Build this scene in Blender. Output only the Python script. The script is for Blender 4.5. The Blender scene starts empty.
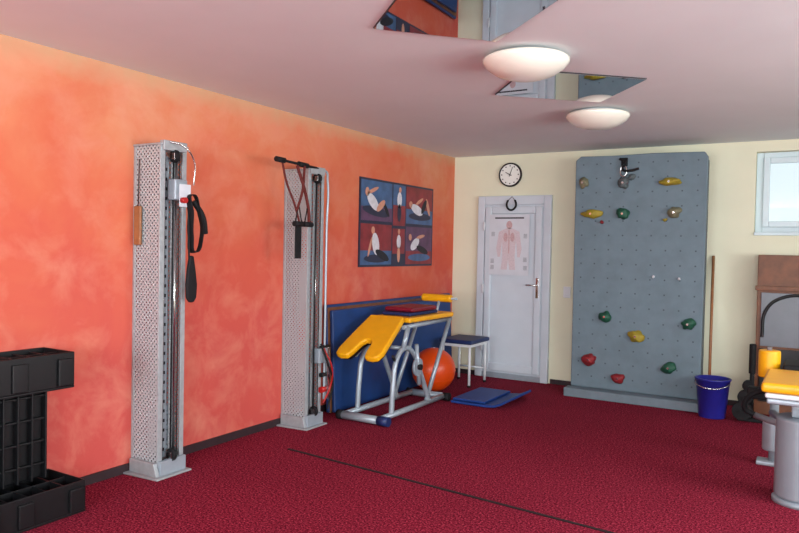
import bpy, bmesh, math, random
from mathutils import Vector, Matrix, noise
random.seed(4)
sc=bpy.context.scene
COL=sc.collection
# ------------------------------------------------------------------ materials
def lin(c):
    r=[]
    for v in c:
        v/=255.0
        r.append(v/12.92 if v<=0.04045 else ((v+0.055)/1.055)**2.4)
    return (r[0],r[1],r[2],1)
def mat(name,c,rough=0.5,metal=0.0,var=0.0,scale=20,bump=0.0,spec=0.5,coat=0.0):
    m=bpy.data.materials.new(name); m.use_nodes=True
    nt=m.node_tree; b=nt.nodes['Principled BSDF']
    b.inputs['Base Color'].default_value=lin(c)
    b.inputs['Roughness'].default_value=rough
    b.inputs['Metallic'].default_value=metal
    b.inputs['Specular IOR Level'].default_value=spec
    b.inputs['Coat Weight'].default_value=coat
    tc=nt.nodes.new('ShaderNodeTexCoord'); n=nt.nodes.new('ShaderNodeTexNoise')
    n.inputs['Scale'].default_value=scale; n.inputs['Detail'].default_value=4
    nt.links.new(tc.outputs['Object'],n.inputs['Vector'])
    if var>0:
        r=nt.nodes.new('ShaderNodeValToRGB')
        l=lin(c)
        r.color_ramp.elements[0].color=tuple(x*(1-var) for x in l[:3])+(1,)
        r.color_ramp.elements[1].color=tuple(min(1,x*(1+var)) for x in l[:3])+(1,)
        r.color_ramp.elements[0].position=.3; r.color_ramp.elements[1].position=.7
        nt.links.new(n.outputs['Fac'],r.inputs['Fac']); nt.links.new(r.outputs['Color'],b.inputs['Base Color'])
    if bump>0:
        bp=nt.nodes.new('ShaderNodeBump'); bp.inputs['Strength'].default_value=bump; bp.inputs['Distance'].default_value=.01
        nt.links.new(n.outputs['Fac'],bp.inputs['Height']); nt.links.new(bp.outputs['Normal'],b.inputs['Normal'])
    return m
M={}
M['steel']=mat('galvanised_steel',(166,172,176),.45,.3,.1,30)
M['silver']=mat('silver_paint',(160,172,182),.35,.3,.05,20)
M['chrome']=mat('chrome',(210,210,210),.15,1,.03,20)
M['black']=mat('black_plastic',(13,14,17),.42,0,.2,40,.05,.4)
M['rubber']=mat('black_rubber',(20,20,23),.7,0,.2,60,.1,.3)
M['yellow']=mat('yellow_vinyl',(238,170,14),.38,0,.05,12,.03)
M['redv']=mat('red_vinyl',(120,18,40),.4,0,.08,12,.03)
M['blue']=mat('blue_mat',(20,60,118),.5,0,.12,6,.05)
M['dblue']=mat('dark_blue_mat',(20,42,92),.5,0,.12,6,.05)
M['floorblue']=mat('floor_mat_blue',(14,58,132),.55,0,.1,8,.08)
M['orange']=mat('orange_ball',(224,74,12),.35,0,.05,5,.02)
M['white']=mat('white_lacquer',(222,226,230),.35,0,.03,10)
M['upvc']=mat('door_white',(202,211,220),.4,0,.03,6)
M['opal']=mat('opal_glass',(240,238,224),.22,0,.03,6,0,.5,.3)
M['bucket']=mat('blue_bucket_plastic',(34,36,132),.35,0,.1,10)
M['wood']=mat('wood_brown',(112,68,42),.5,0,.25,14,.05)
M['stick']=mat('stick_wood',(150,100,62),.5,0,.15,30)
M['gripred']=mat('red_plastic',(170,25,25),.35,0,.1,20)
M['strap']=mat('brown_strap',(92,26,22),.8,0,.2,60,.1)
M['mirror']=mat('mirror_silver',(205,212,216),.015,1,.01,3)
M['edge']=mat('mirror_edge',(40,40,45),.4)
M['climb']=mat('climb_wall_grey',(106,124,134),.65,0,.07,9,.1,.3)
M['climbedge']=mat('climb_wall_edge',(84,96,104),.6,0,.1,9)
M['beam']=mat('beam_grey',(108,124,134),.6,0,.1,9)
M['dot']=mat('tnut_dark',(70,82,90),.5,.3)
M['hy']=mat('hold_ochre',(150,132,34),.6,0,.15,40,.3)
M['hg']=mat('hold_green',(22,78,58),.6,0,.15,40,.3)
M['hr']=mat('hold_red',(130,24,32),.6,0,.15,40,.3)
M['hb']=mat('hold_brown',(112,108,84),.6,0,.15,40,.3)
M['hgr']=mat('hold_grey',(80,88,90),.6,0,.15,40,.3)
M['face']=mat('clock_face',(235,236,230),.4)
M['paper']=mat('paper',(208,212,220),.3,0,.05,8,.05)
M['skin']=mat('print_skin',(204,146,122),.6,0,.1,30)
M['pink']=mat('print_pink',(208,192,198),.6,0,.1,60)
M['pink2']=mat('print_pink_dark',(196,162,164),.6,0,.15,60)
M['pnavy']=mat('print_navy',(38,42,66),.45,0,.15,12)
M['pblue']=mat('print_blue',(66,98,140),.45,0,.3,8)
M['pred']=mat('print_red',(132,44,50),.45,0,.3,8)
M['ppurple']=mat('print_purple',(92,62,92),.45,0,.3,8)
M['pwhite']=mat('print_white',(215,215,222),.5,0,.12,20)
M['pdark']=mat('print_dark',(25,25,35),.5,0,.2,20)
M['greymet']=mat('machine_grey',(146,158,168),.35,.2,.05,10)
M['screen']=mat('dark_panel',(26,28,32),.3,0,.1,5)
M['greypanel']=mat('grey_panel',(110,116,124),.4,0,.1,5)
M['base']=mat('baseboard_dark',(44,26,32),.6,0,.15,20)
M['seam']=mat('seam_dark',(24,4,12),.9,0,.2,50)
M['frame']=mat('window_white',(206,224,230),.4,0,.02,5)

def perforated(name,axis):
    m=bpy.data.materials.new(name); m.use_nodes=True; nt=m.node_tree
    b=nt.nodes['Principled BSDF']; out=nt.nodes['Material Output']
    b.inputs['Base Color'].default_value=lin((182,190,194)); b.inputs['Metallic'].default_value=.2; b.inputs['Roughness'].default_value=.45
    tc=nt.nodes.new('ShaderNodeTexCoord'); s=nt.nodes.new('ShaderNodeSeparateXYZ'); c=nt.nodes.new('ShaderNodeCombineXYZ')
    nt.links.new(tc.outputs['Object'],s.inputs[0]); nt.links.new(s.outputs[axis],c.inputs[0]); nt.links.new(s.outputs['Z'],c.inputs[1])
    mp=nt.nodes.new('ShaderNodeMapping'); mp.inputs['Rotation'].default_value=(0,0,math.radians(45))
    nt.links.new(c.outputs[0],mp.inputs['Vector'])
    v=nt.nodes.new('ShaderNodeTexVoronoi'); v.voronoi_dimensions='2D'; v.inputs['Randomness'].default_value=0; v.inputs['Scale'].default_value=45
    nt.links.new(mp.outputs[0],v.inputs['Vector'])
    lt=nt.nodes.new('ShaderNodeMath'); lt.operation='LESS_THAN'; lt.inputs[1].default_value=.28
    nt.links.new(v.outputs['Distance'],lt.inputs[0])
    t=nt.nodes.new('ShaderNodeBsdfTransparent'); mx=nt.nodes.new('ShaderNodeMixShader')
    nt.links.new(lt.outputs[0],mx.inputs[0]); nt.links.new(b.outputs[0],mx.inputs[1]); nt.links.new(t.outputs[0],mx.inputs[2])
    nt.links.new(mx.outputs[0],out.inputs['Surface'])
    return m
M['perfX']=perforated('perforated_steel_x','X'); M['perfY']=perforated('perforated_steel_y','Y')

def orange_wall():
    m=bpy.data.materials.new('orange_sponged_paint'); m.use_nodes=True; nt=m.node_tree; L=nt.links
    b=nt.nodes['Principled BSDF']; b.inputs['Roughness'].default_value=.8; b.inputs['Specular IOR Level'].default_value=.2
    tc=nt.nodes.new('ShaderNodeTexCoord'); s=nt.nodes.new('ShaderNodeSeparateXYZ'); L.new(tc.outputs['Object'],s.inputs[0])
    def nz(sc_,det,dist=0,rough=.5):
        n=nt.nodes.new('ShaderNodeTexNoise'); n.inputs['Scale'].default_value=sc_; n.inputs['Detail'].default_value=det; n.inputs['Distortion'].default_value=dist; n.inputs['Roughness'].default_value=rough
        L.new(tc.outputs['Object'],n.inputs['Vector']); return n
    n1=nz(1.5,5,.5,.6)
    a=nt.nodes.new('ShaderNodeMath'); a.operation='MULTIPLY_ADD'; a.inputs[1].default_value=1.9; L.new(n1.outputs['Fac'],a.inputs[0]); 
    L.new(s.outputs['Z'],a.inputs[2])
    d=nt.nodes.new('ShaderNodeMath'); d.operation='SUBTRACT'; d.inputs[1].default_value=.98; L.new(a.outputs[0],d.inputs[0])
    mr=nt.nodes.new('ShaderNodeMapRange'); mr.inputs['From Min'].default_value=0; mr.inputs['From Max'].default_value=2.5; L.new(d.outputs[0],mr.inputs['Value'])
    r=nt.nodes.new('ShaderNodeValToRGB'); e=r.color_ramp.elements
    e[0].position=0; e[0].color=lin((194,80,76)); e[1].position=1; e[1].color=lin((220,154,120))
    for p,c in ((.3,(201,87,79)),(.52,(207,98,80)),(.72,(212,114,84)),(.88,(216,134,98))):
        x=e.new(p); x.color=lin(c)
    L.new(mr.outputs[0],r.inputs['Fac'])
    n2=nz(3.4,7,.4,.62)
    r2=nt.nodes.new('ShaderNodeValToRGB'); r2.color_ramp.elements[0].position=.45; r2.color_ramp.elements[1].position=.72
    L.new(n2.outputs['Fac'],r2.inputs['Fac'])
    f=nt.nodes.new('ShaderNodeMath'); f.operation='MULTIPLY'; f.inputs[1].default_value=.5; L.new(r2.outputs['Color'],f.inputs[0])
    mx=nt.nodes.new('ShaderNodeMixRGB'); mx.inputs[2].default_value=lin((222,154,130)); L.new(f.outputs[0],mx.inputs[0]); L.new(r.outputs[0],mx.inputs[1])
    my=nt.nodes.new('ShaderNodeMapRange'); my.inputs['From Min'].default_value=3.2; my.inputs['From Max'].default_value=6.0; my.inputs['To Min'].default_value=.12; my.inputs['To Max'].default_value=.65
    L.new(s.outputs['Y'],my.inputs['Value'])
    n3=nz(1.0,4,.4); r3=nt.nodes.new('ShaderNodeValToRGB'); r3.color_ramp.elements[0].position=.35; r3.color_ramp.elements[1].position=.62
    L.new(n3.outputs['Fac'],r3.inputs['Fac'])
    f3=nt.nodes.new('ShaderNodeMath'); f3.operation='MULTIPLY'; L.new(r3.outputs['Color'],f3.inputs[0]); L.new(my.outputs[0],f3.inputs[1])
    mx3=nt.nodes.new('ShaderNodeMixRGB'); mx3.inputs[2].default_value=lin((210,88,56)); L.new(f3.outputs[0],mx3.inputs[0]); L.new(mx.outputs[0],mx3.inputs[1])
    n4=nz(7,4,.3)
    a4=nt.nodes.new('ShaderNodeMath'); a4.operation='MULTIPLY_ADD'; a4.inputs[1].default_value=.16; L.new(n4.outputs['Fac'],a4.inputs[0]); L.new(s.outputs['Z'],a4.inputs[2])
    m4=nt.nodes.new('ShaderNodeMapRange'); m4.inputs['From Min'].default_value=2.44; m4.inputs['From Max'].default_value=2.60; m4.inputs['To Max'].default_value=.85; L.new(a4.outputs[0],m4.inputs['Value'])
    mx4=nt.nodes.new('ShaderNodeMixRGB'); mx4.inputs[2].default_value=lin((200,160,124)); L.new(m4.outputs[0],mx4.inputs[0]); L.new(mx3.outputs[0],mx4.inputs[1])
    L.new(mx4.outputs[0],b.inputs['Base Color'])
    return m
def carpet():
    m=bpy.data.materials.new('red_carpet'); m.use_nodes=True; nt=m.node_tree; L=nt.links
    b=nt.nodes['Principled BSDF']; b.inputs['Roughness'].default_value=1; b.inputs['Specular IOR Level'].default_value=.08
    tc=nt.nodes.new('ShaderNodeTexCoord')
    n=nt.nodes.new('ShaderNodeTexNoise'); n.inputs['Scale'].default_value=88; n.inputs['Detail'].default_value=3; n.inputs['Roughness'].default_value=.85
    L.new(tc.outputs['Object'],n.inputs['Vector'])
    r=nt.nodes.new('ShaderNodeValToRGB'); e=r.color_ramp.elements
    e[0].position=.38; e[0].color=lin((58,4,20)); e[1].position=.64; e[1].color=lin((192,70,94))
    x=e.new(.51); x.color=lin((118,20,42))
    L.new(n.outputs['Fac'],r.inputs['Fac'])
    n2=nt.nodes.new('ShaderNodeTexNoise'); n2.inputs['Scale'].default_value=1.5; n2.inputs['Detail'].default_value=3; L.new(tc.outputs['Object'],n2.inputs['Vector'])
    mr=nt.nodes.new('ShaderNodeMapRange'); mr.inputs['To Min'].default_value=.88; mr.inputs['To Max'].default_value=1.18; L.new(n2.outputs['Fac'],mr.inputs['Value'])
    hs=nt.nodes.new('ShaderNodeHueSaturation'); L.new(mr.outputs[0],hs.inputs['Value']); L.new(r.outputs[0],hs.inputs['Color'])
    L.new(hs.outputs[0],b.inputs['Base Color'])
    bp=nt.nodes.new('ShaderNodeBump'); bp.inputs['Strength'].default_value=.4; bp.inputs['Distance'].default_value=.01
    L.new(n.outputs['Fac'],bp.inputs['Height']); L.new(bp.outputs[0],b.inputs['Normal'])
    return m
M['wallL']=orange_wall(); M['carpet']=carpet()
M['cream']=mat('cream_wall_paint',(226,225,200),.85,0,.03,3,.03,.2)
M['ceil']=mat('ceiling_white',(226,232,234),.9,0,.02,2,.02,.2)
def glass():
    m=bpy.data.materials.new('window_glass'); m.use_nodes=True; nt=m.node_tree; nt.nodes.remove(nt.nodes['Principled BSDF'])
    t=nt.nodes.new('ShaderNodeBsdfTransparent'); g=nt.nodes.new('ShaderNodeBsdfGlossy'); g.inputs['Roughness'].default_value=.02
    x=nt.nodes.new('ShaderNodeMixShader'); x.inputs[0].default_value=.06
    nt.links.new(t.outputs[0],x.inputs[1]); nt.links.new(g.outputs[0],x.inputs[2]); nt.links.new(x.outputs[0],nt.nodes['Material Output'].inputs['Surface'])
    return m
M['glass']=glass()
# ------------------------------------------------------------------ geometry helpers
class G:
    cur=None
def group(name,loc):
    e=bpy.data.objects.new(name,None); e.location=loc; e.empty_display_size=.1; COL.objects.link(e); G.cur=e; return e
def add(name,me,m,parent=True,smooth=False):
    o=bpy.data.objects.new(name,me); COL.objects.link(o)
    if m: me.materials.append(M[m] if isinstance(m,str) else m)
    if smooth:
        for p in me.polygons: p.use_smooth=True
    if parent and G.cur is not None:
        o.parent=G.cur; o.matrix_parent_inverse=Matrix.Translation(G.cur.location).inverted()
    return o
def fin(bm,name):
    bmesh.ops.recalc_face_normals(bm,faces=bm.faces[:])
    me=bpy.data.meshes.new(name); bm.to_mesh(me); bm.free(); return me
def bevel(o,w,seg=2):
    md=o.modifiers.new('bevel','BEVEL'); md.width=w; md.segments=seg; md.limit_method='ANGLE'; md.angle_limit=math.radians(40)
    for p in o.data.polygons: p.use_smooth=True
    wn=o.modifiers.new('wn','WEIGHTED_NORMAL')
    return o
def box(name,a,b,m,bev=0,parent=True):
    return boxes(name,[(a,b)],m,bev,parent)
def boxes(name,lst,m,bev=0,parent=True):
    bm=bmesh.new()
    for a,b in lst:
        v=[bm.verts.new((x,y,z)) for x in (a[0],b[0]) for y in (a[1],b[1]) for z in (a[2],b[2])]
        for f in ((0,1,3,2),(4,6,7,5),(0,4,5,1),(2,3,7,6),(0,2,6,4),(1,5,7,3)): bm.faces.new([v[i] for i in f])
    o=add(name,fin(bm,name),m,parent)
    if bev: bevel(o,bev)
    return o
def prism(name,pts,off,m,bev=0,seg=2):
    bm=bmesh.new(); off=Vector(off)
    A=[bm.verts.new(p) for p in pts]; B=[bm.verts.new(Vector(p)+off) for p in pts]
    bm.faces.new(A); bm.faces.new(B[::-1]); n=len(A)
    for i in range(n): bm.faces.new([A[i],B[i],B[(i+1)%n],A[(i+1)%n]])
    o=add(name,fin(bm,name),m)
    if bev: bevel(o,bev,seg)
    return o
def cyl(name,p,q,r,m,r2=None,seg=20,bev=0):
    p=Vector(p); q=Vector(q); d=q-p; r2=r if r2 is None else r2
    bm=bmesh.new(); bmesh.ops.create_cone(bm,cap_ends=True,segments=seg,radius1=r,radius2=r2,depth=d.length)
    rot=d.to_track_quat('Z','Y').to_matrix().to_4x4()
    bmesh.ops.transform(bm,matrix=Matrix.Translation((p+q)/2)@rot,verts=bm.verts)
    me=fin(bm,name); o=add(name,me,m)
    for f in me.polygons: f.use_smooth=len(f.vertices)==4
    if bev: bevel(o,bev)
    return o
def tube(name,pts,r,m,smooth=True,closed=False,flat=None):
    cu=bpy.data.curves.new(name,'CURVE'); cu.dimensions='3D'
    if smooth:
        s=cu.splines.new('BEZIER'); s.bezier_points.add(len(pts)-1)
        for b,p in zip(s.bezier_points,pts): b.co=p; b.handle_left_type=b.handle_right_type='AUTO'
    else:
        s=cu.splines.new('POLY'); s.points.add(len(pts)-1)
        for b,p in zip(s.points,pts): b.co=(*p,1)
    s.use_cyclic_u=closed; cu.bevel_depth=r; cu.bevel_resolution=4; cu.resolution_u=10; cu.use_fill_caps=True
    if flat: cu.bevel_depth=.002; cu.extrude=flat
    t=bpy.data.objects.new('tmp',cu); COL.objects.link(t); bpy.context.view_layer.update()
    me=bpy.data.meshes.new_from_object(t.evaluated_get(bpy.context.evaluated_depsgraph_get()))
    bpy.data.objects.remove(t); me.materials.clear(); me.name=name
    return add(name,me,m,smooth=True)
def lathe(name,prof,c,m,seg=48,axis='Z'):
    bm=bmesh.new(); rings=[]
    for r,z in prof:
        if r<1e-5: rings.append([bm.verts.new((0,0,z))])
        else: rings.append([bm.verts.new((r*math.cos(2*math.pi*i/seg),r*math.sin(2*math.pi*i/seg),z)) for i in range(seg)])
    for a,b in zip(rings,rings[1:]):
        for i in range(seg):
            j=(i+1)%seg
            if len(a)==1 and len(b)==1: continue
            if len(a)==1: bm.faces.new([a[0],b[i],b[j]])
            elif len(b)==1: bm.faces.new([a[i],a[j],b[0]])
            else: bm.faces.new([a[i],a[j],b[j],b[i]])
    if axis=='Y': bmesh.ops.transform(bm,matrix=Matrix.Rotation(math.radians(90),4,'X'),verts=bm.verts)
    bmesh.ops.translate(bm,vec=Vector(c),verts=bm.verts)
    return add(name,fin(bm,name),m,smooth=True)
def blob(name,c,s,m,seed=0,amp=.25):
    bm=bmesh.new(); bmesh.ops.create_icosphere(bm,subdivisions=3,radius=1)
    for v in bm.verts:
        k=1+amp*noise.noise(v.co*1.3+Vector((seed*7.1,seed*3.3,0)))*2
        v.co=Vector((v.co.x*s[0]*k,v.co.y*s[1],v.co.z*s[2]*k))+Vector(c)
    return add(name,fin(bm,name),m,smooth=True)
# ------------------------------------------------------------------ room
XR=6.4; YF=-3.0; YB=7.35; H=2.5
G.cur=None
box('floor',(-.2,YF-.2,-.12),(XR+.2,YB+.3,0),'carpet',parent=False)
box('ceiling',(-.2,YF-.2,H),(XR+.2,YB+.3,H+.15),'ceil',parent=False)
box('wall_left',(-.2,YF-.2,0),(0,YB+.3,H),'wallL',parent=False)
WX0,WX1,WZ0,WZ1=3.14,4.34,1.65,2.40
T=.3
boxes('wall_back',[((0,YB,0),(WX0,YB+T,H)),((WX1,YB,0),(XR,YB+T,H)),((WX0,YB,0),(WX1,YB+T,WZ0)),((WX0,YB,WZ1),(WX1,YB+T,H))],'cream',parent=False)
RW=[(-2.2,-.4),(.4,2.2),(3.0,4.8)]
l=[];prev=YF
for a,b in RW:
    l+=[((XR,prev,0),(XR+.2,a,H)),((XR,a,0),(XR+.2,b,.85)),((XR,a,2.25),(XR+.2,b,H))]; prev=b
l.append(((XR,prev,0),(XR+.2,YB,H)))
boxes('wall_right',l,'cream',parent=False)
FW=[(1.0,3.0),(3.8,5.6)]
l=[];prev=0
for a,b in FW:
    l+=[((prev,YF-.2,0),(a,YF,H)),((a,YF-.2,0),(b,YF,.85)),((a,YF-.2,2.25),(b,YF,H))]; prev=b
l.append(((prev,YF-.2,0),(XR,YF,H)))
boxes('wall_front',l,'cream',parent=False)
box('baseboard_left',(0,YF,0),(.015,YB,.055),'base',parent=False)
boxes('baseboard_back',[((0.015,YB-.015,0),(.32,YB,.05)),((1.21,YB-.015,0),(XR,YB,.05))],'base',parent=False)
o=prism('trim_carpet_seam',[(.50,3.834,.0),(.50,3.814,.0),(2.8,3.598,.0),(6.3,3.267,.0),(6.3,3.287,.0),(2.8,3.618,.0)],(0,0,.005),'seam')
def window(idx,axis,a,b,z0,z1,pos,mull=True):
    group('window_%d'%idx,((a+b)/2,pos,z0) if axis=='Y' else (pos,(a+b)/2,z0))
    w=.06
    def bx(n,u0,u1,v0,v1,d0,d1,m,bev=.005):
        if axis=='Y': return box(n,(u0,pos+d0,v0),(u1,pos+d1,v1),m,bev)
        return box(n,(pos+d0,u0,v0),(pos+d1,u1,v1),m,bev)
    bx('frame_left',a,a+w,z0,z1,-.03,.03,'frame'); bx('frame_right',b-w,b,z0,z1,-.03,.03,'frame')
    bx('frame_bottom',a+w,b-w,z0,z0+w,-.03,.03,'frame'); bx('frame_top',a+w,b-w,z1-w,z1,-.03,.03,'frame')
    bx('glass',a+w,b-w,z0+w,z1-w,-.004,.004,'glass',0)
    c=(a+b)/2
    if mull: bx('mullion',c-.04,c+.04,z0+w,z1-w,-.035,.035,'frame')
window(1,'Y',WX0,WX1,WZ0,WZ1,YB+.12)
for nm,a,b in (('sash_left',(WX0+.06,WZ0+.05),(WX0+.115,WZ1-.05)),('sash_bottom',(WX0+.115,WZ0+.05),(3.70,WZ0+.105)),('sash_top',(WX0+.115,WZ1-.105),(3.70,WZ1-.05))):
    box(nm,(a[0],YB+.06,a[1]),(b[0],YB+.1,b[1]),'frame',.006)
box('sill',(WX0-.0,YB-.03,WZ0-.03),(WX1,YB+.09,WZ0),'frame',.005)
i=2
for a,b in RW: window(i,'X',a,b,.85,2.25,XR+.1); i+=1
for a,b in FW: window(i,'Y',a,b,.85,2.25,YF-.1); i+=1
# ------------------------------------------------------------------ door
group('door_1',(.76,YB,0))
dx0,dx1=.33,1.19
boxes('frame',[((dx0,YB-.05,0),(dx0+.085,YB,2.04)),((dx1-.085,YB-.05,0),(dx1,YB,2.04)),((dx0+.085,YB-.05,1.94),(dx1-.085,YB,2.04))],'upvc',.008)
box('leaf',(dx0+.085,YB-.035,.06),(dx1-.085,YB-.002,1.94),'upvc',.004)
box('threshold',(dx0+.085,YB-.045,0),(dx1-.085,YB-.002,.06),'silver',.004)
boxes('sash_profile',[((dx0+.095,YB-.06,.08),(dx0+.175,YB-.034,1.92)),((dx1-.175,YB-.06,.08),(dx1-.095,YB-.034,1.92)),
 ((dx0+.175,YB-.06,.08),(dx1-.175,YB-.034,.17)),((dx0+.175,YB-.06,1.84),(dx1-.175,YB-.034,1.92))],'upvc',.012)
box('handle_plate',(dx1-.15,YB-.066,.92),(dx1-.12,YB-.058,1.14),'chrome',.003)
cyl('handle_neck',(dx1-.135,YB-.06,1.06),(dx1-.135,YB-.10,1.06),.009,'chrome')
cyl('handle_lever',(dx1-.13,YB-.095,1.06),(dx1-.25,YB-.095,1.06),.009,'chrome')
for z in (.35,1.0,1.7): cyl('hinge_%d'%int(z*10),(dx0+.088,YB-.065,z-.05),(dx0+.088,YB-.065,z+.05),.011,'white')
# anatomy poster on door
group('anatomy_poster',(.75,YB-.062,1.5))
yp=YB-.062
box('sheet',(.485,yp-.003,1.16),(.955,yp,1.83),'paper')
def flat(name,pts,m,y,t=.0015):
    return prism(name,[(a,y,b) for a,b in pts],(0,-t,0),m)
def ell(cx,cz,rx,rz,n=20,rot=0): return [(cx+rx*math.cos(t)*math.cos(rot)-rz*math.sin(t)*math.sin(rot),cz+rx*math.cos(t)*math.sin(rot)+rz*math.sin(t)*math.cos(rot)) for t in [2*math.pi*k/n for k in range(n)]]
yq=yp-.003
flat('title_bar',[(.55,1.785),(.89,1.785),(.89,1.80),(.55,1.80)],'pdark',yq)
flat('body_print',[(.69,1.68),(.60,1.64),(.57,1.45),(.59,1.36),(.62,1.36),(.63,1.48),(.64,1.55),(.645,1.36),(.63,1.22),(.70,1.22),(.715,1.34),(.73,1.22),(.80,1.22),(.79,1.36),(.80,1.55),(.81,1.48),(.82,1.36),(.85,1.36),(.87,1.45),(.84,1.64),(.75,1.68)],'pink',yq)
flat('head_print',ell(.72,1.715,.035,.045),'pink2',yq)
flat('spine_print',[(.713,1.40),(.727,1.40),(.727,1.66),(.713,1.66)],'pink2',yq-.0015)
flat('chest_print_l',ell(.68,1.58,.025,.05),'pink2',yq-.0015); flat('chest_print_r',ell(.76,1.58,.025,.05),'pink2',yq-.0015)
for k,(a,b) in enumerate(((.525,1.25),(.525,1.32),(.915,1.25),(.91,1.34),(.91,1.6),(.53,1.62))): 
    for q in range(4): flat('note_%d_%d'%(k,q),[(a-.02,b-.028+q*.013),(a+.02,b-.028+q*.013),(a+.02,b-.023+q*.013),(a-.02,b-.023+q*.013)],'greypanel',yq)
# horseshoe
group('horseshoe',(.74,YB-.08,2.0))
tube('shoe',[(.70,YB-.07,1.99),(.685,YB-.072,1.94),(.70,YB-.074,1.90),(.74,YB-.076,1.88),(.78,YB-.074,1.90),(.795,YB-.072,1.94),(.78,YB-.07,1.99)],.011,'rubber')
tube('hanger',[(.70,YB-.07,1.985),(.74,YB-.054,2.03),(.78,YB-.07,1.985)],.003,'rubber',False)
# clock
group('wall_clock',(.70,YB,2.274))
lathe('case',[(0,0),(.128,0),(.135,.012),(.133,.035),(.122,.04),(.117,.03),(.0,.03)],(.70,YB,2.274),'black',48,'Y')
lathe('dial',[(0,.0315),(.117,.0315)],(.70,YB,2.274),'face',48,'Y')
tk=[]
for k in range(12):
    a=math.radians(30*k); c=Vector((.70+.098*math.sin(a),2.274+.098*math.cos(a)))
    tk.append(((c.x-.006,YB-.034,c.y-.006),(c.x+.006,YB-.032,c.y+.006)))
boxes('hour_marks',tk,'black')
def hand(nm,ang,ln,w):
    a=math.radians(ang); d=Vector((math.sin(a),math.cos(a))); p=Vector((-d.y,d.x))*w; c=Vector((.70,2.274))
    pts=[c-d*.02+p,c-d*.02-p,c+d*ln-p*.6,c+d*ln+p*.6]
    prism(nm,[(q.x,YB-.035,q.y) for q in pts],(0,-.003,0),'black')
hand('hour_hand',298,.06,.005); hand('minute_hand',20,.09,.004)
group('light_switch',(1.37,YB,1.0))
box('plate',(1.33,YB-.012,.94),(1.41,YB,1.06),'white',.005); box('rocker',(1.345,YB-.018,.965),(1.395,YB-.01,1.035),'white',.004)
# ------------------------------------------------------------------ climbing wall
cy=6.95
group('climbing_wall',(2.16,7.1,0))
pz=[(1.555,.085),(2.765,.085),(2.775,2.33),(2.745,2.375),(2.3,2.385),(1.9,2.378),(1.60,2.385),(1.55,2.345)]
prism('panel',[(a,cy,b) for a,b in pz],(0,.05,0),'climb',.01)
boxes('back_frame',[((1.58,cy+.05,.085),(1.66,YB-.02,2.34)),((2.66,cy+.05,.085),(2.74,YB-.02,2.34)),((1.66,cy+.05,2.26),(2.66,YB-.02,2.34))],'climbedge',.005)
box('base_beam',(1.53,6.80,0),(2.78,6.94,.085),'beam',.008)
box('base_foot',(1.56,6.94,0),(2.76,YB-.03,.084),'beam',.005)
bm=bmesh.new()
for i_ in range(9):
    for j in range(16):
        mt=Matrix.Translation((1.63+i_*.133,cy-.0015,.2+j*.14))@Matrix.Rotation(math.radians(90),4,'X')
        bmesh.ops.create_circle(bm,cap_ends=True,segments=8,radius=.008,matrix=mt)
add('bolt_holes',fin(bm,'bolt_holes'),'dot')
holds=[(1.64,2.118,'hb',.045,.05),(2.03,2.107,'hgr',.05,.055),(2.45,2.106,'hy',.10,.035),(1.727,1.81,'hy',.09,.04),(2.034,1.809,'hg',.055,.055),(2.50,1.817,'hb',.06,.05),(2.42,1.75,'hy',.02,.015),
(1.89,.804,'hg',.06,.05),(2.186,.634,'hy',.065,.055),(2.65,.785,'hg',.055,.05),(1.745,.366,'hr',.065,.055),(2.49,.363,'hg',.06,.045),(2.03,.213,'hr',.065,.045),
(1.83,1.73,'hr',.015,.015),(2.33,1.21,'pwhite',.012,.012),(2.56,1.2,'pwhite',.012,.012),(2.10,2.16,'hgr',.03,.03)]
for k,(x,z,m_,sx,sz) in enumerate(holds):
    blob('hold_%d'%k,(x,cy-.02,z),(sx,.05 if sx>.03 else .02,sz),m_,k+1,.3)
    if sx>.03: cyl('hold_bolt_%d'%k,(x,cy-.055,z),(x,cy-.075,z),.01,'chrome')
box('anchor_plate',(2.0,cy-.02,2.27),(2.06,cy,2.35),'rubber',.004)
tube('anchor_rope',[(1.99,cy-.03,2.34),(2.05,cy-.05,2.30),(2.02,cy-.04,2.24),(2.10,cy-.05,2.22),(2.17,cy-.03,2.24)],.012,'rubber')
tube('carabiner',[(2.03,cy-.04,2.27),(2.0,cy-.04,2.22),(2.03,cy-.04,2.17),(2.06,cy-.04,2.22)],.007,'chrome',True,True)
# ------------------------------------------------------------------ wall poster (exercise photos)
group('exercise_poster',(0.0,6.1,1.67))
Y0,Y1,Z0,Z1=5.38,6.81,1.25,2.09
box('board',(0.002,Y0,Z0),(.012,Y1,Z1),'pnavy')
def fl(name,pts,m,x,t=.001):
    return prism(name,[(x,a,b) for a,b in pts],(t,0,0),m)
def rect(a,b,c,d): return [(a,b),(c,b),(c,d),(a,d)]
def ellr(cx,cz,rx,rz,deg): return ell(cx,cz,rx,rz,18,math.radians(deg))
xs=.012
mid0,mid1=5.97,6.21
cells={'tl':(Y0+.02,1.69,mid0-.02,Z1-.02),'bl':(Y0+.02,Z0+.02,mid0-.02,1.66),'tm':(mid0,1.66,mid1,Z1-.02),'bm':(mid0,Z0+.02,mid1,1.63),'tr':(mid1+.02,1.69,Y1-.02,Z1-.02),'br':(mid1+.02,Z0+.02,Y1-.02,1.66)}
bgs={'tl':('pblue','ppurple',.35),'bl':('pred','pblue',.35),'tm':('pblue','pred',.5),'bm':('pred','pnavy',.3),'tr':('pred','pblue',.4),'br':('ppurple','pred',.35)}
for k,c in cells.items():
    a,b_,h_=bgs[k]
    fl('photo_%s_background'%k,rect(*c),a,xs)
    fl('photo_%s_floor'%k,rect(c[0],c[1],c[2],c[1]+(c[3]-c[1])*h_),b_,xs+.001)
x2=xs+.0025
fl('tl_mat',ellr(5.66,1.78,.24,.045,-6),'pnavy',x2-.001)
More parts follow.
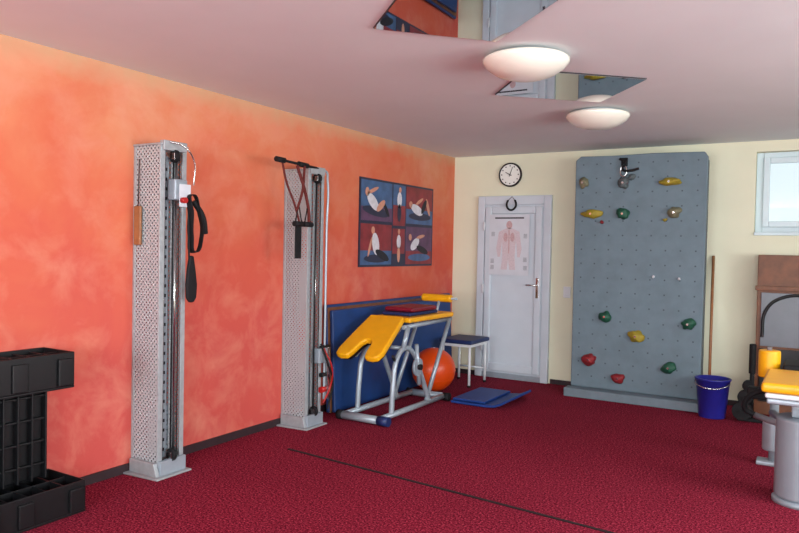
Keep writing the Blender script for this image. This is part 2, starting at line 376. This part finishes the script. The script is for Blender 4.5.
fl('tl_torso',ellr(5.60,1.87,.12,.055,-35),'pwhite',x2); fl('tl_thigh',ellr(5.74,1.84,.09,.035,35),'skin',x2+.0005); fl('tl_shin',ellr(5.84,1.81,.09,.024,-50),'pdark',x2); fl('tl_head',ellr(5.50,1.96,.034,.042,0),'skin',x2); fl('tl_arm',ellr(5.60,1.98,.10,.018,20),'skin',x2)
fl('bl_mat',ellr(5.68,1.33,.22,.04,0),'pnavy',x2-.001)
fl('bl_torso',ellr(5.66,1.47,.06,.11,15),'pwhite',x2); fl('bl_leg',ellr(5.78,1.36,.13,.04,-20),'pdark',x2+.0005); fl('bl_head',ellr(5.61,1.60,.03,.036,0),'skin',x2); fl('bl_arm',ellr(5.56,1.44,.018,.10,-20),'skin',x2)
fl('tm_torso',ellr(6.09,1.92,.045,.08,0),'pwhite',x2); fl('tm_legs',ellr(6.09,1.79,.038,.09,0),'pnavy',x2); fl('tm_head',ellr(6.10,2.02,.024,.03,0),'skin',x2)
fl('bm_torso',ellr(6.09,1.50,.04,.07,0),'pwhite',x2); fl('bm_legs',ellr(6.09,1.37,.028,.08,0),'skin',x2); fl('bm_head',ellr(6.09,1.60,.022,.028,0),'skin',x2)
fl('tr_mat',ellr(6.52,1.77,.24,.04,0),'pnavy',x2-.001)
fl('tr_torso',ellr(6.45,1.84,.13,.05,-15),'pwhite',x2); fl('tr_thigh',ellr(6.60,1.88,.035,.09,-35),'pdark',x2+.0005); fl('tr_shin',ellr(6.69,1.88,.028,.10,25),'skin',x2); fl('tr_head',ellr(6.32,1.89,.034,.034,0),'skin',x2); fl('tr_arm',ellr(6.50,1.93,.09,.018,25),'skin',x2)
fl('br_mat',ellr(6.52,1.34,.24,.04,0),'pblue',x2-.001)
fl('br_torso',ellr(6.42,1.48,.10,.05,30),'pwhite',x2); fl('br_leg',ellr(6.58,1.42,.13,.035,-15),'pdark',x2+.0005); fl('br_head',ellr(6.32,1.55,.03,.035,0),'skin',x2); fl('br_arm',ellr(6.54,1.56,.09,.018,10),'skin',x2)
# ------------------------------------------------------------------ pulley stations
def station(y0,y1,first):
    group('cable_pulley_machine',(.12,(y0+y1)/2,0)); ym=(y0+y1)/2; D=.24; Ht=2.03
    box('flange_near',(.0,y0,.03),(D,y0+.003,Ht),'perfX')
    box('flange_far',(.0,y1-.003,.03),(D,y1,Ht),'perfX')
    box('web',(.002,y0+.003,.03),(.005,y1-.003,Ht),'perfY')
    boxes('edge_lips',[((D-.006,y0-.002,.03),(D+.002,y0+.035,Ht)),((D-.006,y1-.03,.03),(D+.002,y1+.002,Ht)),((0,y0-.004,.03),(.02,y0,Ht))],'steel',.002)
    box('front_strip',(D-.05,ym+.022,.1),(D-.044,y1-.03,Ht-.02),'perfY')
    box('top_plate',(.0,y0-.01,Ht),(D+.01,y1+.01,Ht+.012),'steel',.003)
    prism('base_plate',[(.002,y0-.07,.0),(.30,y0-.05,.0),(.30,y1+.02,.0),(.002,y1+.03,.0)],(0,0,.012),'steel',.003)
    prism('base_bracket',[(.02,y0-.03,.012),(.27,y0-.03,.012),(.24,y0-.03,.09),(.02,y0-.03,.09)],(0,.027,0),'steel',.003)
    box('base_front',(D,y0,.012),(D+.03,y1,.10),'silver',.004)
    for k,yy in enumerate((y0+.055,y1-.055)): cyl('guide_rod_%d'%k,(D-.03,yy,.08),(D-.03,yy,Ht),.008,'chrome')
    cyl('cable_1',(D+.01,ym-.01,.12),(D+.01,ym-.01,Ht-.03),.005,'rubber'); cyl('cable_2',(D+.02,ym+.03,.12),(D+.02,ym+.03,Ht-.05),.003,'rubber')
    box('rack_strip',(D-.05,ym-.04,.1),(D-.042,ym+.0,Ht-.06),'greymet')
    boxes('rack_holes',[((D-.0418,ym-.028,.14+k*.06),(D-.041,ym-.012,.16+k*.06)) for k in range(30)],'rubber')
    for k in range(9): box('weight_%d'%k,(D-.13,y0+.03,.14+k*.031),(D-.06,y1-.03,.167+k*.031),'greymet',.003)
    for k,(z,yy) in enumerate(((Ht-.06,ym),(.12,ym))):
        cyl('pulley_wheel_%d'%k,(D+.01,yy-.012,z),(D+.01,yy+.012,z),.04,'rubber',seg=28,bev=.004)
        boxes('pulley_fork_%d'%k,[((D-.04,yy-.02,z-.02),(D+.03,yy-.014,z+.02)),((D-.04,yy+.014,z-.02),(D+.03,yy+.02,z+.02))],'chrome',.002)
    box('top_bracket',(D-.02,y0+.01,Ht-.03),(D+.02,y1-.01,Ht+.03),'steel',.004)
    return ym,D,Ht
ym,D,Ht=station(2.9,3.1,True)
box('carriage',(D-.02,ym-.03,1.70),(D+.05,ym+.07,1.83),'greymet',.01)
cyl('carriage_knob',(D+.05,ym+.02,1.70),(D+.09,ym+.02,1.70),.018,'gripred')
box('instruction_tag',(D+.052,ym+.0,1.66),(D+.056,ym+.09,1.80),'paper',.002)
tube('wire_hook',[(D+.03,ym-.05,2.05),(D+.08,ym,2.03),(D+.09,ym+.08,1.95),(D+.07,ym+.10,1.8)],.005,'chrome')
tube('ankle_strap',[(D+.07,ym+.08,1.74),(D+.09,ym+.13,1.62),(D+.08,ym+.16,1.48),(D+.07,ym+.11,1.38),(D+.07,ym+.08,1.48),(D+.08,ym+.07,1.62)],.003,'rubber',True,True,flat=.025)
tube('webbing',[(D+.07,ym+.10,1.70),(D+.09,ym+.16,1.60),(D+.08,ym+.19,1.50)],.018,'rubber')
tube('grip_cord',[(D+.07,ym+.06,1.62),(D+.075,ym+.06,1.45),(D+.075,ym+.065,1.33)],.006,'rubber')
prism('hand_grip',[(D+.08,ym+.065+a,z) for a,z in ((-.015,1.36),(.015,1.36),(.03,1.28),(.045,1.18),(.04,1.10),(.02,1.07),(-.015,1.07),(-.035,1.10),(-.04,1.18),(-.03,1.28))],(.025,0,0),'rubber',.01)
box('wooden_paddle',(.03,2.875,1.42),(.09,2.893,1.66),'stick',.006); cyl('paddle_cord',(.06,2.885,1.66),(.06,2.89,1.95),.003,'rubber')
ym,D,Ht=station(4.33,4.53,False)
tube('return_tube',[(D-.05,4.54,2.02),(D+.0,4.55,2.04),(D+.02,4.55,1.97),(D+.02,4.548,1.6),(D+.02,4.548,1.0),(D+.02,4.548,.2)],.009,'silver')
cyl('grip_bar',(D+.05,3.90,2.06),(D+.01,4.44,2.05),.010,'rubber')
cyl('grip_left',(D+.05,3.89,2.06),(D+.043,3.99,2.059),.02,'rubber'); cyl('grip_right',(D+.03,4.17,2.056),(D+.02,4.29,2.053),.02,'rubber')
s_=-.13
tube('strap_left',[(D+.04,4.10+s_,2.05),(D+.05,4.14+s_,1.9),(D+.06,4.22+s_,1.75),(D+.06,4.28+s_,1.62)],.008,'strap')
tube('strap_cross',[(D+.04,4.27+s_,2.04),(D+.07,4.33+s_,1.85),(D+.07,4.38+s_,1.70),(D+.06,4.40+s_,1.60)],.012,'strap')
tube('strap_cross_2',[(D+.04,4.36+s_,2.04),(D+.07,4.30+s_,1.85),(D+.07,4.24+s_,1.70)],.010,'strap')
for k,yy in enumerate((4.26+s_,4.37+s_)):
    tube('handle_loop_%d'%k,[(D+.07,yy,1.75),(D+.07,yy-.04,1.60),(D+.07,yy+.04,1.60)],.006,'rubber',False,True)
    cyl('handle_grip_%d'%k,(D+.07,yy-.05,1.60),(D+.07,yy+.05,1.60),.02,'rubber')
box('hanging_strap',(D+.06,4.23+s_,1.34),(D+.07,4.30+s_,1.58),'rubber',.003)
for k,z in enumerate((.28,.40,.52,.62)):
    cyl('carriage_knob_%d'%k,(D+.02,4.50,z),(D+.02,4.60,z),.018 if k%2 else .024,'rubber' if k%2 else 'gripred')
box('carriage',(D-.02,4.44,.50),(D+.05,4.55,.62),'greymet',.01)
tube('red_cord',[(D+.05,4.50,.62),(D+.09,4.56,.45),(D+.06,4.58,.30),(D+.05,4.5,.18)],.007,'gripred')
tube('black_cord',[(D+.05,4.46,.66),(D+.09,4.50,.50),(D+.07,4.60,.34),(D+.05,4.56,.12)],.008,'rubber')
box('carriage_arm',(D+.03,4.55,.20),(D+.055,4.58,.62),'chrome',.004)
# ------------------------------------------------------------------ leaning mats
group('gym_mat',(.1,6.0,0))
def lean(name,x0,xt,th,y0,y1,h,m):
    a=math.atan2(x0-xt,h); nx,nz=math.cos(a)*th,math.sin(a)*th
    prism(name,[(x0,y0,0.004),(x0+nx,y0,0.004+nz),(xt+nx,y0,h+nz),(xt,y0,h)],(0,y1-y0,0),m,.012,3)
lean('rear_mat',.065,.018,.035,4.84,7.20,.93,'blue')
lean('rear_mat_edge',.101,.054,.005,4.85,7.19,.91,'wood')
lean('front_mat',.108,.062,.035,4.87,7.12,.885,'blue')
# ------------------------------------------------------------------ training bench
group('leg_curl_bench',(.47,5.4,0))
def bar(n,p,q,w,m='silver'):
    return cyl(n,p,q,w,m,seg=16)
bar('foot_front',(.28,4.75,.04),(.72,4.75,.04),.033); cyl('cap_fl',(.26,4.75,.04),(.31,4.75,.04),.038,'rubber'); cyl('cap_fr',(.66,4.75,.04),(.76,4.75,.04),.038,'dblue')
bar('foot_rear',(.28,5.90,.04),(.68,5.90,.04),.033); cyl('cap_rr',(.66,5.90,.04),(.72,5.90,.04),.038,'rubber'); cyl('cap_rl',(.26,5.90,.04),(.31,5.90,.04),.038,'rubber')
bar('rail',(.66,4.75,.045),(.66,5.90,.045),.024); bar('rail_left',(.32,4.75,.045),(.32,5.90,.045),.024)
for k,x in enumerate((.32,.66)):
    tube('arch_%d'%k,[(x,4.95,.05),(x,4.97,.30),(x,5.02,.50),(x,5.14,.58),(x,5.30,.52),(x,5.42,.35),(x,5.60,.05)],.022,'silver')
    bar('post_%d'%k,(x,5.12,.57),(x,5.2,.76),.022)
    bar('strut_%d'%k,(x,5.55,.06),(x,5.98,.76),.02)
    bar('upper_rail_%d'%k,(x-.02 if k else x+.02,5.15,.755),(x-.02 if k else x+.02,6.05,.765),.018)
    bar('fork_support_%d'%k,(x-.06 if k else x+.06,5.18,.75),(x-.06 if k else x+.06,4.82,.53),.015)
bar('cross_1',(.32,5.14,.58),(.66,5.14,.58),.018); bar('cross_2',(.34,6.0,.755),(.64,6.0,.755),.018)
cyl('pivot_disc',(.68,5.33,.40),(.70,5.33,.40),.08,'silver',seg=32,bev=.004); cyl('pivot_knob',(.70,5.33,.40),(.73,5.33,.40),.025,'rubber')
bar('cam_arm',(.69,5.30,.60),(.69,5.36,.24),.018); bar('pull_handle',(.66,4.98,.50),(.72,4.86,.55),.013,'rubber')
pts=[(.28,0),(.62,0),(.65,.22),(.685,.50),(.67,.57),(.62,.59),(.55,.58),(.53,.52),(.515,.40),(.49,.36),(.44,.36),(.415,.40),(.40,.52),(.38,.58),(.31,.59),(.26,.57),(.245,.50),(.26,.22)]
P0=Vector((0,5.22,.80)); dv=Vector((0,-.87,-.50)).normalized(); nv=Vector((0,-.5,.87)).normalized()
prism('fork_pad',[tuple(P0+dv*s+Vector((x,0,0))) for x,s in pts],tuple(nv*.055),'yellow',.016,3)
prism('fork_pad_board',[tuple(P0+dv*(s*.94+.01)+Vector((.465+(x-.465)*.92,0,0))-nv*.016) for x,s in pts],tuple(nv*.015),'black')
box('seat_pad',(.27,5.235,.785),(.66,6.08,.83),'yellow',.014)
box('lower_cushion',(.30,5.34,.832),(.60,5.86,.862),'dblue',.012)
box('red_cushion',(.30,5.38,.864),(.60,5.84,.905),'redv',.018)
bar('roller_post',(.47,6.06,.78),(.47,6.14,.95),.014); bar('roller_axle',(.26,6.14,.95),(.66,6.14,.95),.012)
cyl('roller',(.28,6.14,.95),(.60,6.14,.95),.038,'yellow',seg=28,bev=.01)
# ------------------------------------------------------------------ ball
bx_,by_=.375,6.22
group('gym_ball',(bx_,by_,.22))
bm=bmesh.new(); bmesh.ops.create_uvsphere(bm,u_segments=48,v_segments=32,radius=.22); bmesh.ops.translate(bm,vec=(bx_,by_,.22),verts=bm.verts)
add('ball',fin(bm,'ball'),'orange',smooth=True)
for k,dz in enumerate((-.08,0,.08)):
    r=math.sqrt(.22**2-dz**2); n=40
    tube('groove_%d'%k,[(bx_+r*math.cos(2*math.pi*i/n),by_+r*math.sin(2*math.pi*i/n),.22+dz) for i in range(n)],.0025,'orange',True,True)
cyl('valve',(bx_,by_,.435),(bx_,by_,.443),.012,'white')
# ------------------------------------------------------------------ stool
group('stool',(.42,6.82,0))
box('seat',(.24,6.58,.445),(.62,7.05,.49),'dblue',.015)
boxes('apron',[((.26,6.60,.415),(.60,6.62,.444)),((.26,7.01,.415),(.60,7.03,.444)),((.26,6.62,.415),(.28,7.01,.444)),((.58,6.62,.415),(.60,7.01,.444))],'white',.003)
for k,(x,y) in enumerate(((.275,6.615),(.585,6.615),(.275,7.01),(.585,7.01))):
    cyl('leg_%d'%k,(x,y,.02),(x,y,.42),.014,'white'); cyl('foot_%d'%k,(x,y,0),(x,y,.02),.017,'rubber')
cyl('stretcher',(.275,7.01,.15),(.585,7.01,.15),.009,'white')
# ------------------------------------------------------------------ folded floor mat
group('exercise_mat',(.98,6.17,0))
prof=[(.765,.004),(.95,.004),(1.12,.004),(1.20,.012),(1.26,.035),(1.31,.065)]
top=[(x-.006,z+.022) for x,z in prof]
prism('mat_body',[(x,5.84,z) for x,z in prof]+[(x,5.84,z) for x,z in top[::-1]],(0,.66,0),'floorblue',.006)
prism('mat_fold',[(.775,5.86,.03),(1.10,5.86,.03),(1.10,5.86,.05),(.775,5.86,.05)],(0,.62,0),'floorblue',.006)
# ------------------------------------------------------------------ step platform (black plastic) upright
group('aerobic_step',(.2,2.05,0))
def tray(tag,x0,x1,y0,y1,z0,z1,nr):
    w=.012
    box(tag+'_plate',(x0,y0,z0),(x1,y1,z0+w),'black',.003)
    boxes(tag+'_walls',[((x0,y0,z0+w),(x0+w,y1,z1)),((x1-w,y0,z0+w),(x1,y1,z1)),((x0+w,y0,z0+w),(x1-w,y0+w,z1)),((x0+w,y1-w,z0+w),(x1-w,y1,z1))],'black',.004)
    rb=[]
    for k in range(1,nr):
        y=y0+(y1-y0)*k/nr; rb.append(((x0+w,y-.004,z0+w),(x1-w,y+.004,z1-.015)))
    xm=(x0+x1)/2; rb.append(((xm-.004,y0+w,z0+w),(xm+.004,y1-w,z1-.012)))
    boxes(tag+'_ribs',rb,'black',.002)
    boxes(tag+'_lugs',[((x1,y0+.05,z0+.02),(x1+.02,y0+.13,z1-.03)),((x1,y0+.22,z0+.02),(x1+.015,y0+.30,z1-.03)),((x1,y1-.10,z0+.02),(x1+.02,y1-.02,z1-.03))],'black',.005)
tray('bottom_block',.03,.36,1.74,2.33,0.0,.17,6)
tray('top_block',.03,.30,1.74,2.30,.66,.85,6)
box('deck',(.06,1.80,.17),(.14,2.24,.66),'black',.012)
boxes('deck_ribs',[((.14,1.84+k*.075,.175),(.18,1.85+k*.075,.655)) for k in range(6)],'black',.003)
boxes('deck_cross_ribs',[((.14,1.82,.25+k*.12),(.17,2.22,.262+k*.12)) for k in range(4)],'black',.003)
# ------------------------------------------------------------------ ceiling mirrors
def cmir(pts):
    c=sum((Vector(p) for p in pts),Vector((0,0)))/4
    group('ceiling_mirror',(c.x,c.y,2.5))
    prism('mirror_backing',[(x,y,2.499) for x,y in pts],(0,0,-.006),'edge')
    prism('mirror_face',[(c.x+(x-c.x)*.992,c.y+(y-c.y)*.992,2.492) for x,y in pts],(0,0,-.002),'mirror')
cmir([(1.784,2.86),(2.232,3.325),(2.71,2.88),(2.26,2.41)])
cmir([(1.735,4.46),(2.31,4.99),(2.737,4.455),(2.16,3.925)])
def lamp(x,y):
    group('ceiling_lamp',(x,y,2.5))
    lathe('mount',[(0,0),(.15,0),(.15,-.025),(0,-.025)],(x,y,2.499),'white')
    lathe('glass_bowl',[(.19,-.018),(.225,-.02),(.235,-.03),(.232,-.045),(.205,-.075),(.16,-.105),(.10,-.125),(.05,-.132),(0,-.134)],(x,y,2.499),'opal',64)
lamp(2.265,3.65); lamp(2.197,5.35)
# ------------------------------------------------------------------ right side things
group('broom',(2.86,7.1,0))
cyl('handle',(2.84,6.97,.03),(2.80,7.33,1.42),.013,'stick'); box('broom_head',(2.80,6.93,.0),(2.88,7.02,.06),'wood',.008)
group('bucket',(2.90,6.72,0))
lathe('body',[(0,.0),(.105,.0),(.11,.01),(.14,.33),(.15,.333),(.148,.345),(.134,.345),(.103,.02),(0,.018)],(2.90,6.72,0),'bucket')
tube('bail',[(2.76,6.72,.33),(2.775,6.60,.30),(2.90,6.57,.27),(3.025,6.60,.30),(3.04,6.72,.33)],.004,'chrome')
group('dumbbell_stand',(3.2,6.75,0))
bar('stem',(3.20,6.82,.02),(3.20,6.82,.62),.018,'rubber'); cyl('top_grip',(3.20,6.82,.40),(3.20,6.82,.66),.028,'rubber',bev=.008)
prism('stand_foot',[(3.10,6.70,0),(3.34,6.70,0),(3.32,6.92,0),(3.12,6.92,0)],(0,0,.03),'rubber',.005)
for k,(z,r) in enumerate(((.09,.08),(.21,.06),(.31,.045))):
    for j,y in enumerate((6.62,6.66)): cyl('plate_%d_%d'%(k,j),(3.145+.02*k,y,z+.01),(3.145+.02*k,y+.03,z+.01),r,'rubber',seg=28,bev=.005)
    bar('dumbbell_bar_%d'%k,(3.145+.02*k,6.58,z+.01),(3.145+.02*k,6.84,z+.01),.014,'rubber')
group('wooden_cabinet',(3.6,7.2,0))
box('carcass',(3.20,7.10,.0),(4.1,7.33,1.44),'wood',.006)
box('inner_panel',(3.235,7.085,.62),(4.06,7.10,1.10),'greypanel',.003)
tube('curved_trim',[(3.25,7.08,.70),(3.28,7.08,.95),(3.40,7.08,1.06),(3.7,7.08,1.08),(4.03,7.08,1.08)],.014,'black')
box('dark_door',(3.235,7.08,.12),(4.06,7.10,.60),'screen',.004)
box('top_ledge',(3.185,7.07,1.12),(4.12,7.10,1.16),'wood',.004)
group('exercise_machine',(3.7,4.9,0))
prism('main_post',[(3.62+.14*math.cos(t),4.68+.14*math.sin(t),0.03) for t in [2*math.pi*k/28 for k in range(28)]],(0,0,.47),'greymet',.02,3)
lathe('post_foot',[(0,0),(.15,0),(.15,.02),(.14,.03),(0,.03)],(3.62,4.68,0),'greymet')
box('post_neck',(3.56,4.62,.50),(3.70,4.76,.60),'greymet',.01)
box('support_plate',(3.44,4.46,.595),(3.98,5.05,.625),'silver',.008)
box('white_pad_base',(3.43,4.46,.626),(3.98,5.06,.655),'white',.01)
box('yellow_pad',(3.41,4.45,.657),(4.00,5.05,.715),'yellow',.018)
cyl('yellow_roller',(3.41,5.22,.63),(3.41,5.22,.81),.066,'yellow',seg=32,bev=.012)
cyl('roller_axle',(3.41,5.22,.56),(3.41,5.22,.83),.015,'chrome')
box('roller_bracket',(3.36,5.03,.565),(3.46,5.26,.59),'rubber',.005)
box('black_headrest',(3.49,5.08,.64),(3.9,5.4,.74),'rubber',.02)
box('headrest_arm',(3.6,5.0,.598),(3.68,5.3,.64),'silver',.005)
tube('side_arm',[(3.40,5.10,.57),(3.30,5.12,.50),(3.28,5.14,.42),(3.34,5.16,.38)],.018,'rubber')
bar('side_arm_2',(3.34,5.16,.38),(3.62,4.9,.36),.02,'silver')
cyl('rear_cylinder',(3.44,5.42,.10),(3.44,5.42,.30),.07,'silver',seg=28,bev=.015)
bar('rear_leg',(3.44,5.42,.02),(3.44,5.42,.42),.028,'silver')
bar('rear_link',(3.43,5.42,.36),(3.62,4.75,.36),.025,'silver')
box('rear_foot',(3.34,5.36,.0),(3.75,5.48,.03),'silver',.008)
box('black_grip',(3.27,5.4,.44),(3.42,5.48,.52),'rubber',.012)
# ------------------------------------------------------------------ lighting
w=bpy.data.worlds.new('daylight'); sc.world=w; w.use_nodes=True
bg=w.node_tree.nodes['Background']; bg.inputs['Color'].default_value=(.80,.95,1,1); bg.inputs['Strength'].default_value=1.1
def area(name,loc,rot,sx,sy,e,c):
    l=bpy.data.lights.new(name,'AREA'); l.shape='RECTANGLE'; l.size=sx; l.size_y=sy; l.energy=e; l.color=c
    o=bpy.data.objects.new(name,l); o.location=loc; o.rotation_euler=rot; COL.objects.link(o)
for k,(a,b) in enumerate(RW): area('daylight_right_%d'%k,(XR+.26,(a+b)/2,1.55),(0,math.radians(90),0),1.4,b-a,150,(.95,.98,1))
for k,(a,b) in enumerate(FW): area('daylight_front_%d'%k,((a+b)/2,YF-.26,1.55),(math.radians(90),0,0),b-a,1.4,225,(.9,.96,1))
# ------------------------------------------------------------------ camera
f=701.0
Yc=Vector((419.5,9.5,-f)).normalized(); Xc=-Vector((-1173,41.5,-f)).normalized()
Xc=(Xc-Yc*Xc.dot(Yc)).normalized(); Zc=Xc.cross(Yc)
R=Matrix((Xc,Yc,Zc)).to_4x4()
cd=bpy.data.cameras.new('camera'); cam=bpy.data.objects.new('camera',cd); COL.objects.link(cam)
cd.sensor_width=36; cd.lens=f/799*36; cd.clip_start=.05
cam.matrix_world=Matrix.Translation((3.67,0,1.43))@R
sc.camera=cam
sc.view_settings.view_transform='Standard'
sc.view_settings.look='None'
